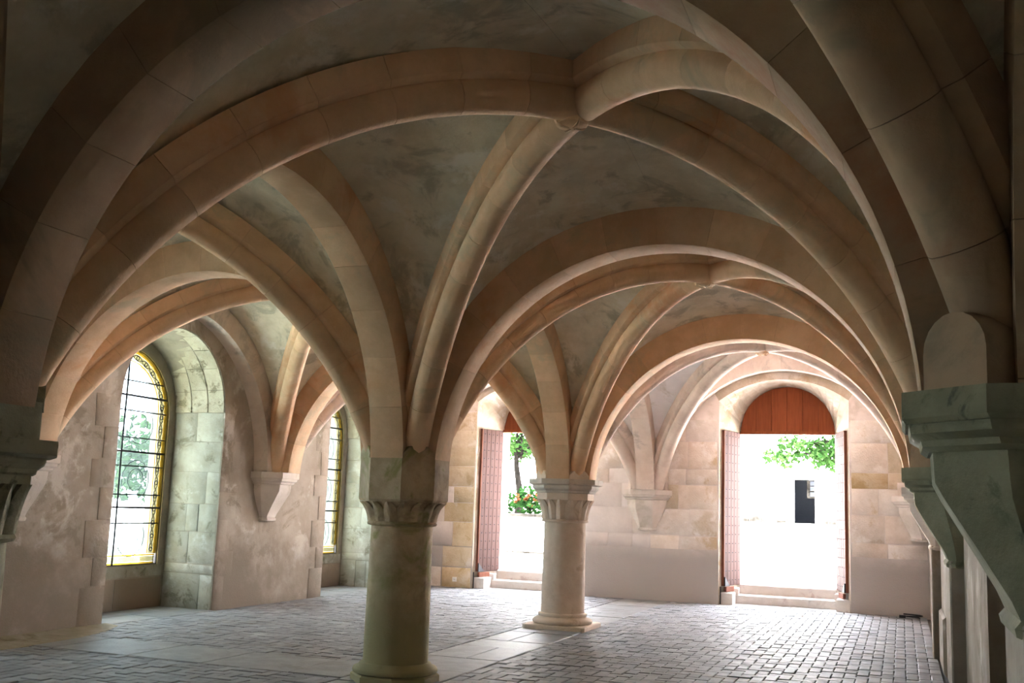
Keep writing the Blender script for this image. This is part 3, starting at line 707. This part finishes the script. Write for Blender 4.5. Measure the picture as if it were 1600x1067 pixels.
# ------------------------------------------------------------------ windows
def ring_seg(b, c, zc, r0, r1, x0, x1, t0, t1, n=14):
    rings = []
    for i in range(n+1):
        t = t0 + (t1-t0)*i/n
        rings.append([(x0, c+r0*cos(t), zc+r0*sin(t)), (x1, c+r0*cos(t), zc+r0*sin(t)), (x1, c+r1*cos(t), zc+r1*sin(t)), (x0, c+r1*cos(t), zc+r1*sin(t))])
    b.loft(rings)
def window(k, c):
    XG = -5.81; zc = 2.78; R = .91; zb = .62
    w = bpy.data.objects.new('window_%d' % k, None); link(w); w['kind'] = 'structure'; w.location = (XG, c, zb)
    inv = Vector((-XG, -c, -zb))
    def part(b, name, m, parent=w, smooth=None):
        o = b.build(name, m, parent, smooth); 
        if parent is w: o.location = inv
        return o
    b = MB(); ring_seg(b, c, zc, R-.022, R, XG-.03, XG+.03, 0, pi, 24)
    for s in (-1, 1): b.box((XG-.03, c+s*R-(.022 if s > 0 else 0), zb), (XG+.03, c+s*R+(.022 if s < 0 else 0), zc))
    b.box((XG-.03, c-R, zb), (XG+.03, c+R, zb+.03)); part(b, 'frame', M['iron'])
    # clear panes in the field, one row after another on both sides of the upright
    ri = R-.20; rows = [zb+.17, 1.03, 1.22, 1.44, 1.62, 2.02, 2.22, 2.40, 2.80, 3.01, 3.22]
    rows = [zb+.17, 1.22, 1.44, 1.62, 2.02, 2.22, 2.42, 2.80, 3.01, 3.22, zc+ri]
    def halfw(z): return ri if z <= zc else sqrt(max(ri*ri-(z-zc)**2, 0))
    for i in range(len(rows)-1):
        z0, z1 = rows[i]+.006, rows[i+1]-.006
        for s in (-1, 1):
            n = 5 if z1 > zc else 1; ol = [(.008, z0)] + [(max(halfw(z0+(z1-z0)*t/n)-.006, .01), z0+(z1-z0)*t/n) for t in range(n+1)] + [(.008, z1)]
            b = MB(); b.loft([[(XG+d, c+s*u, z) for u, z in ol] for d in (-.003, .003)]); part(b, 'pane', M['pane'])
    # border: yellow fillets inside and outside, greenish glass with discs between
    b = MB(); y = MB()
    for s in (-1, 1):
        for (r0, r1, q) in ((R-.20, R-.175, y), (R-.165, R-.075, b), (R-.07, R-.022, y)):
            lo, hi = sorted((c+s*r0, c+s*r1)); q.box((XG-.003, lo, zb+.17), (XG+.003, hi, zc))
    for (r0, r1, q) in ((R-.20, R-.175, y), (R-.165, R-.075, b), (R-.07, R-.022, y)): ring_seg(q, c, zc, r0, r1, XG-.003, XG+.003, 0, pi, 24)
    for (z0, z1, q) in ((zb+.03, zb+.055, y), (zb+.06, zb+.135, b), (zb+.14, zb+.165, y)): q.box((XG-.003, c-R+.036, z0), (XG+.003, c+R-.036, z1))
    part(b, 'border_pane', M['border_glass']); part(y, 'yellow_fillet', M['yellow_glass'])
    # iron bars
    for z in (1.44, 2.22, 3.01):
        h = sqrt(R*R-max(z-zc, 0)**2); b = MB(); b.box((XG+.004, c-h, z-.014), (XG+.03, c+h, z+.014)); part(b, 'saddle_bar', M['iron'])
    b = MB(); b.tube([(XG+.025, c+.006*sin(9*z), zb + (zc+R-zb)*z) for z in [i/24 for i in range(25)]], .014, 6); part(b, 'upright_bar', M['iron'])
    for z in (1.22, 1.62, 2.02, 2.42, 2.80, 3.22):
        h = sqrt(R*R-max(z-zc, 0)**2); b = MB(); b.box((XG-.004, c-h, z-.009), (XG+.008, c+h, z+.009)); part(b, 'lead_bar', M['lead'])
    # scrolling lead lines in the border and the field
    b = MB(); path = []
    zz = zb+.17
    while zz < zc:
        for s in (-1, 1):
            ring_seg(b, c+s*(R-.12), zz+.06, 0.024, .034, XG-.004, XG+.005, 0, 2*pi, 8)
            b.tube([(XG, c+s*(R-.12+.04*sg*cos(pi*t/4)), zz+.06+.19*t/4) for t in range(5) for sg in (1,)], .006, 4, False)
            b.tube([(XG, c+s*(R-.12-.04*cos(pi*t/4)), zz+.06+.19*t/4) for t in range(5)], .006, 4, False)
        zz += .19
    for i in range(13):
        t = pi*(i+.5)/13; ring_seg(b, c+(R-.12)*cos(t), zc+(R-.12)*sin(t), 0.024, .034, XG-.004, XG+.005, 0, 2*pi, 8)
        for sg in (1, -1):
            b.tube([(XG, c+(R-.12+sg*.04*cos(pi*q/4))*cos(t+pi/13*(q/4)), zc+(R-.12+sg*.04*cos(pi*q/4))*sin(t+pi/13*(q/4))) for q in range(5)], .006, 4, False)
    for z in (1.03, 1.83, 2.61):
        for s in (-1, 1):
            for r in (.15, .27): ring_seg(b, c+s*.35, z, r, r+.009, XG-.003, XG+.004, 0, 2*pi, 18)
    o = part(b, 'lead_tracery', M['lead']); o['kind'] = 'stuff'
for k, c in enumerate(NICHES): window(k+1, c+.05)
# ------------------------------------------------------------------ doors
def door(k, c):
    d = bpy.data.objects.new('door_%d' % k, None); link(d); d['kind'] = 'structure'; d.location = (c, YD, 0)
    # boarded lunette over the opening
    lz = 3.18; R = .855; nb = 6; 
    head = MB(); head.box((-.86, -.05, lz-.035), (.86, .05, lz+.02)); hd = head.build('lunette_rail', M['redwood'], d)
    edges = [-R + 2*R*i/nb for i in range(nb+1)]
    for i in range(nb):
        u0, u1 = edges[i]+.0025, edges[i+1]-.0025; top = [(u1+(u0-u1)*t/4, lz+.021+.84*sqrt(max(0, 1-((u1+(u0-u1)*t/4)/R)**2))) for t in range(5)]
        pts = [(u0, lz+.021), (u1, lz+.021)] + top; yo = rnd.uniform(-.004, .004)
        b = MB(); b.loft([[(u, y+yo, z) for u, z in pts] for y in (.0, .05)]); b.build('lunette_board', M['redwood'], d)
    b = MB(); b.loft([[(R*1.01*cos(pi*t/20), y, lz-.02+.01+.875*sin(pi*t/20)) for t in range(21)] for y in (.05, .10)]); b.build('lunette_backing', M['darkwood'], d)
    # two leaves folded back against the splays, nail-studded outer faces to the passage
    for s in (-1, 1):
        lf = bpy.data.objects.new('door_leaf', None); link(lf, d); lf.location = (s*.855, -.03, .35)
        ex, ey = s*1.045-s*.855, -(YD-10.36)+.03; L_ = sqrt(ex*ex+ey*ey)
        lf.rotation_euler = (0, 0, atan2(ey, ex))     # local +x along the leaf to its free edge
        nsgn = 1 if s < 0 else -1                     # local y side that looks into the passage
        H = 2.82; th = .055
        np_ = 5
        for q in range(np_):
            u0, u1 = L_*q/np_, L_*(q+1)/np_
            b = MB(); b.cbox((u0+.0008, min(0, -nsgn*th), 0), (u1-.0008, max(0, -nsgn*th), H), .005, 1, nsgn); b.build('plank', M['leafwood'], lf)
        b = MB()
        for zq in range(17):
            for q in range(np_):
                u = L_*(q+.5)/np_; z = .10 + zq*.164
                b.add([(u-.010, 0, z-.010), (u+.010, 0, z-.010), (u+.010, 0, z+.010), (u-.010, 0, z+.010), (u, nsgn*.012, z)], [(0, 1, 4), (1, 2, 4), (2, 3, 4), (3, 0, 4)])
        o = b.build('nail_heads', M['iron'], lf); o['kind'] = 'stuff'
        b = MB(); b.box((L_, min(.003*nsgn, -nsgn*(th+.02)), 0), (L_+.02, max(.003*nsgn, -nsgn*(th+.02)), H)); b.build('edge_strip', M['darkwood'], lf)
        b = MB(); b.box((0, min(-nsgn*th, -nsgn*(th+.03)), 0), (L_, max(-nsgn*th, -nsgn*(th+.03)), H)); b.build('back_boards', M['darkwood'], lf)
        for z in (.25, 1.1, 1.95, 2.6):
            b = MB(); b.box((L_-.10, min(-nsgn*(th+.028), -nsgn*(th+.06)), z), (L_+.028, max(-nsgn*(th+.028), -nsgn*(th+.06)), z+.07)); b.build('iron_strap', M['iron'], lf)
        b = MB(); b.add([(L_-.16, nsgn*.002, 0), (L_+.02, nsgn*.002, 0), (L_+.02, nsgn*.002, .16), (L_-.16, nsgn*.03, 0), (L_+.02, nsgn*.03, 0), (L_+.02, nsgn*.03, .16)], [(0, 1, 2), (3, 5, 4), (0, 3, 4, 1), (1, 4, 5, 2), (2, 5, 3, 0)]); b.build('corner_iron', M['iron'], lf)
        b = MB(); b.box((L_*.55, min(0, nsgn*.05), -.10), (L_+.015, max(0, nsgn*.05), -.015)); b.build('bottom_rail', M['darkwood'], lf)
        b = MB(); b.cbox((s*1.13-(.24 if s > 0 else 0), 10.30-YD, 0), (s*1.13+(.24 if s < 0 else 0), 10.70-YD, .235), .012); b.build('threshold_block', M['step'], d)
        b = MB(); b.cbox((s*1.0-(.16 if s > 0 else 0), 10.70-YD, 0), (s*1.0+(.16 if s < 0 else 0), 11.02-YD, .30), .012); b.build('threshold_block', M['step'], d)
    b = MB(); b.tube([(-1.10, 10.27-YD, .03), (-1.10, 10.27-YD, .34)], .012, 6); b.build('bolt_rod', M['iron'], d)
for k, c in enumerate(DOORS): door(k+1, c)
for c, which in ((2.39, 'right'), (-2.43, 'left')):
    lo = 'right doorway' if which == 'right' else 'left doorway, beside the pale column'
    b = MB(); b.cbox((-.91, -.17, 0), (.93, .17, .195), .025); o = b.build('stone_step', M['step'], loc=(c, 10.86, 0)); tag(o, 'lower pale stone step inside the %s' % lo, 'step', 'stone steps up to the doorways')
    b = MB(); b.cbox((-.845, -.17, 0), (.845, .37, .185), .025); o = b.build('stone_step', M['step'], loc=(c, 11.02, .195)); tag(o, 'upper worn stone step at the sill of the %s' % lo, 'step', 'stone steps up to the doorways')

# small fittings
r = empty('wall_socket', 'small white socket plate low on the end wall left of the left doorway', 'socket', (-3.92, YE-.012, .18))
b = MB(); b.cbox((-.045, -.012, -.045), (.045, .012, .045), .004, 1, -1); b.build('plate', M['white_plastic'], r)
for s in (-1, 1):
    b = MB(); b.lathe([(.006, 0), (.006, .004)], 8); o = b.build('pin_hole', M['iron'], r); o.location = (s*.012, -.011, 0); o.rotation_euler = (pi/2, 0, 0)
r = empty('floor_cable', 'short dark cable coil lying against the end wall in the far right corner', 'cable', (4.52, 9.93, .03))
b = MB(); b.tube([(.16*cos(t*.7)*(.6+.03*t), .06*sin(t*.7), .012+.004*t) for t in range(14)], .012, 6); b.build('coil', M['iron'], r, 60)
b = MB(); b.box((-.22, -.03, 0), (-.12, .03, .045)); b.build('plug', M['iron'], r)

# ------------------------------------------------------------------ courtyard
ground = MB()
def gz(x, y):
    if y < 13.6: return .36
    t = min(1, (y-13.6)/8.0); z = .36 + .99*(t*t*(3-2*t))
    return z if x > -1.8 else z
NXg, NYg = 30, 26
vs = []; 
for j in range(NYg+1):
    for i in range(NXg+1):
        x = -45 + 85*i/NXg; y = 11.4 + 58*(j/NYg)**1.6; vs.append((x, y, gz(x, y) if y > 11.4 else .36))
ground.add(vs, [(j*(NXg+1)+i, j*(NXg+1)+i+1, (j+1)*(NXg+1)+i+1, (j+1)*(NXg+1)+i) for j in range(NYg) for i in range(NXg)])
tag(ground.build('courtyard_ground', M['gravel']), kind='structure')
b = MB(); b.add([(-60, -50, -.3), (40, -50, -.3), (40, YS-.6, -.3), (-6.1, YS-.6, -.3), (-6.1, 11.4, -.3), (-60, 11.4, -.3)], [(0, 1, 2, 3, 4, 5)]); b.add([(-6.1, 11.4, -.3), (-6.1, 11.4, .36), (-45, 11.4, .36), (-45, 11.4, -.3)], [(0, 1, 2, 3)])
tag(b.build('garden_ground', M['grass']), kind='structure')
# retaining wall with planting behind the left doorway
rw = empty('garden_wall', 'low pale stone garden wall seen through the left doorway, plants along its top', 'wall', (-5.2, 15.6, .3))
b = MB(); b.box((-4.4, 0, -.2), (2.6, 3.6, 1.12)); b.build('bank', M['gravel'], rw)
zr = 0
for k, h in enumerate((.26, .24, .30, .28)):
    u = -4.4
    while u < 2.55:
        w = min(rnd.uniform(.4, .8), 2.6-u); b = MB(); b.cbox((u+.006, -.05+rnd.uniform(-.012, .012), zr), (u+w-.006, .05, zr+h-.008), .015, 1, -1); b.build('stone', M['footing'] if k < 1 else M['facade'], rw); u += w
    zr += h
u = -4.4
while u < 2.55:
    w = min(rnd.uniform(.8, 1.2), 2.6-u); b = MB(); b.cbox((u+.005, -.10, 1.10), (u+w-.005, .35, 1.18), .012); b.build('coping_stone', M['footing'], rw); u += w
def foliage(b, ctr, rad, n, size, seed, squash=1.0, clumps=0):
    q = random.Random(seed); cl = [Vector(ctr)] if not clumps else []
    for _ in range(clumps):
        d = Vector((q.gauss(0, 1), q.gauss(0, 1), q.gauss(0, 1))).normalized()*q.uniform(.45, 1.0); cl.append(Vector(ctr) + Vector((d.x*rad, d.y*rad, d.z*rad*squash)))
    for _ in range(n):
        c = q.choice(cl); rr = rad*(.42 if clumps else 1)
        d = Vector((q.gauss(0, 1), q.gauss(0, 1), q.gauss(0, 1))).normalized()*rr*q.random()**.4; p = c + Vector((d.x, d.y, d.z*squash))
        a = Vector((q.gauss(0, 1), q.gauss(0, 1), q.gauss(0, .6))).normalized(); w = a.cross(Vector((q.gauss(0, 1), q.gauss(0, 1), q.gauss(0, 1)))).normalized(); s = size*q.uniform(.6, 1.3)
        nn = a.cross(w)*s*.18
        b.add([p-a*s*.5, p+w*s*.3+nn, p+a*s*.5, p-w*s*.3+nn], [(0, 1, 2), (0, 2, 3)])
def tree(loc, h, tr, crown, rad, n, size, label, m, seed, limbs=(), squash=.8, clumps=14):
    r = empty('tree', label, 'tree', loc); q = random.Random(seed)
    b = MB(); b.tube([(.10*sin(i*.9), .08*cos(i*1.3)-.08, h*i/6) for i in range(7)], [tr*(1.25-.1*i) for i in range(7)], 8)
    b.build('trunk', M['bark'], r, 60)
    ends = [Vector(crown) + Vector((q.uniform(-1, 1)*rad*.7, q.uniform(-1, 1)*rad*.7, q.uniform(-.3, .6)*rad)) for _ in range(5)] + [Vector(l) for l in limbs]
    for e in ends:
        b = MB(); s0 = Vector((0, 0, h*.92)); b.tube([s0.lerp(e, t/4) + Vector((0, 0, .18*sin(pi*t/4))) for t in range(5)], [tr*.6*(1-.18*t) for t in range(5)], 6); b.build('branch', M['bark'], r, 60)
    b = MB(); foliage(b, crown, rad, n, size, seed, squash, clumps)
    for l in limbs: foliage(b, l, .55, 130, size, seed+9, .55)
    o = b.build('foliage', m, r); o['kind'] = 'stuff'
tree((-5.72, 18.6, 1.42), 1.75, .10, (.25, 0, 2.6), 1.35, 1500, .17, 'young tree with a slim grey trunk seen through the left doorway', M['leaf'], 3, [(.55, 0, 1.85), (-.3, .1, 1.9), (1.1, 0, 1.75)])
tree((5.2, 20.5, 1.0), 2.6, .16, (-1.6, 0, 3.7), 1.7, 2200, .2, 'tree whose leafy boughs hang into the top of the right doorway', M['leaf'], 5, [(-2.9, 0, 2.35), (-3.9, 0, 2.25), (-3.5, 0, 2.6), (-2.6, .1, 2.15), (-2.5, 0, 2.6)])
def shrub(loc, rad, n, label, m, seed, flowers=0):
    r = empty('shrub', label, 'shrub', loc); q = random.Random(seed)
    b = MB()
    for k in range(6):
        w = k*1.05; b.tube([(0, 0, 0), (.3*rad*cos(w), .3*rad*sin(w), rad*.6), (.6*rad*cos(w), .6*rad*sin(w), rad*1.2)], [.02, .014, .008], 5)
    b.build('stems', M['bark'], r)
    b = MB(); foliage(b, (0, 0, rad*.75), rad, n, .15, seed, .75); o = b.build('foliage', m, r); o['kind'] = 'stuff'
    for k in range(flowers):
        b = MB(); foliage(b, (q.uniform(-.6, .6)*rad, -rad*.75, rad*q.uniform(.5, 1.1)), .06, 10, .08, seed+k); b.build('flower', M['flower'], r)
shrub((-4.85, 17.2, 1.42), .52, 420, 'green shrub with orange flowers to the right of the slim trunk, on the garden wall', M['leaf2'], 11, 9)
shrub((-5.75, 17.4, 1.42), .42, 300, 'leafy shrub at the left foot of the slim trunk, on the garden wall', M['leaf2'], 12, 0)
# green masses outside the left-hand windows
for k, (x, y, h) in enumerate(((-13, 9.5, 1.3), (-14.5, 14.5, 1.2), (-15, 20, 1.6), (-17, 26, 1.3))):
    tree((x, y, -.3), 1.2+h*.4, .12, (0, 0, 2.1+h*.5), 1.5, 1000, .26, ['bushy tree blurred behind the middle of the large window glass', 'bushy tree outside, beyond the left edge of the narrow far window', 'distant bushy tree outside behind the narrow far window', 'farthest tree in the garden outside the left wall'][k], M['leaf'], 40+k)
# opposite building
bd = empty('opposite_building', 'sunlit cream building across the courtyard with a dark open doorway', 'building', (.4, 38, 1.25))
def bpart(b, name, m): return b.build(name, m, bd)
b = MB()
b.box((-22, 0, 0), (-.44, .5, 6.5)); b.box((.47, 0, 0), (16, .5, 6.5)); b.box((-.44, 0, 2.02), (.47, .5, 6.5)); bpart(b, 'facade_wall', M['facade'])
b = MB(); b.box((-22.4, -.5, 6.5), (16.4, 6, 6.8)); bpart(b, 'eaves', M['lintel'])
b = MB(); b.cbox((-.62, -.06, 2.02), (.66, .0, 2.62), .02, 1, -1); bpart(b, 'lintel_stone', M['lintel'])
b = MB(); b.box((-1.55, -.35, 0), (-1.15, 0, 5.4)); bpart(b, 'buttress', M['facade'])
b = MB()   # dim room behind the doorway
b.add([(-2.5, 4.5, 0), (2.5, 4.5, 0), (2.5, 4.5, 3), (-2.5, 4.5, 3), (-2.5, .5, 0), (2.5, .5, 0), (2.5, .5, 3), (-2.5, .5, 3)], [(0, 1, 2, 3), (4, 0, 3, 7), (1, 5, 6, 2), (3, 2, 6, 7), (0, 4, 5, 1)])
bpart(b, 'dim_room', M['dark_interior'])
fr = MB(); fr.box((.06, .9, 1.22), (.46, .94, 2.0)); wd = bpart(fr, 'inner_window', M['footing'])
b = MB()
for z in (1.30, 1.55, 1.78): b.box((.20, .88, z), (.44, .905, z+.19))
b.build('pane', M['dark_interior'], wd)
u = -3.2
while u < -.5:
    w = min(rnd.uniform(.35, .6), -.48-u); b = MB(); b.cbox((u, -.12, 0), (u+w-.02, .0, rnd.uniform(.22, .42)), .03, 1, -1); bpart(b, 'footing_stone', M['footing']); u += w
u = .62
while u < 2.2:
    w = rnd.uniform(.3, .5); b = MB(); b.cbox((u, -.12, 0), (u+w-.02, .0, rnd.uniform(.22, .4)), .03, 1, -1); bpart(b, 'footing_stone', M['footing']); u += w
b = MB(); b.cbox((-.9, -.3, 0), (.9, .3, .22), .03); tag(b.build('stone_block', M['step'], loc=(3.15, 13.7, .34)), 'long pale stone block lying in the bright yard just beyond the right doorway', 'stone')
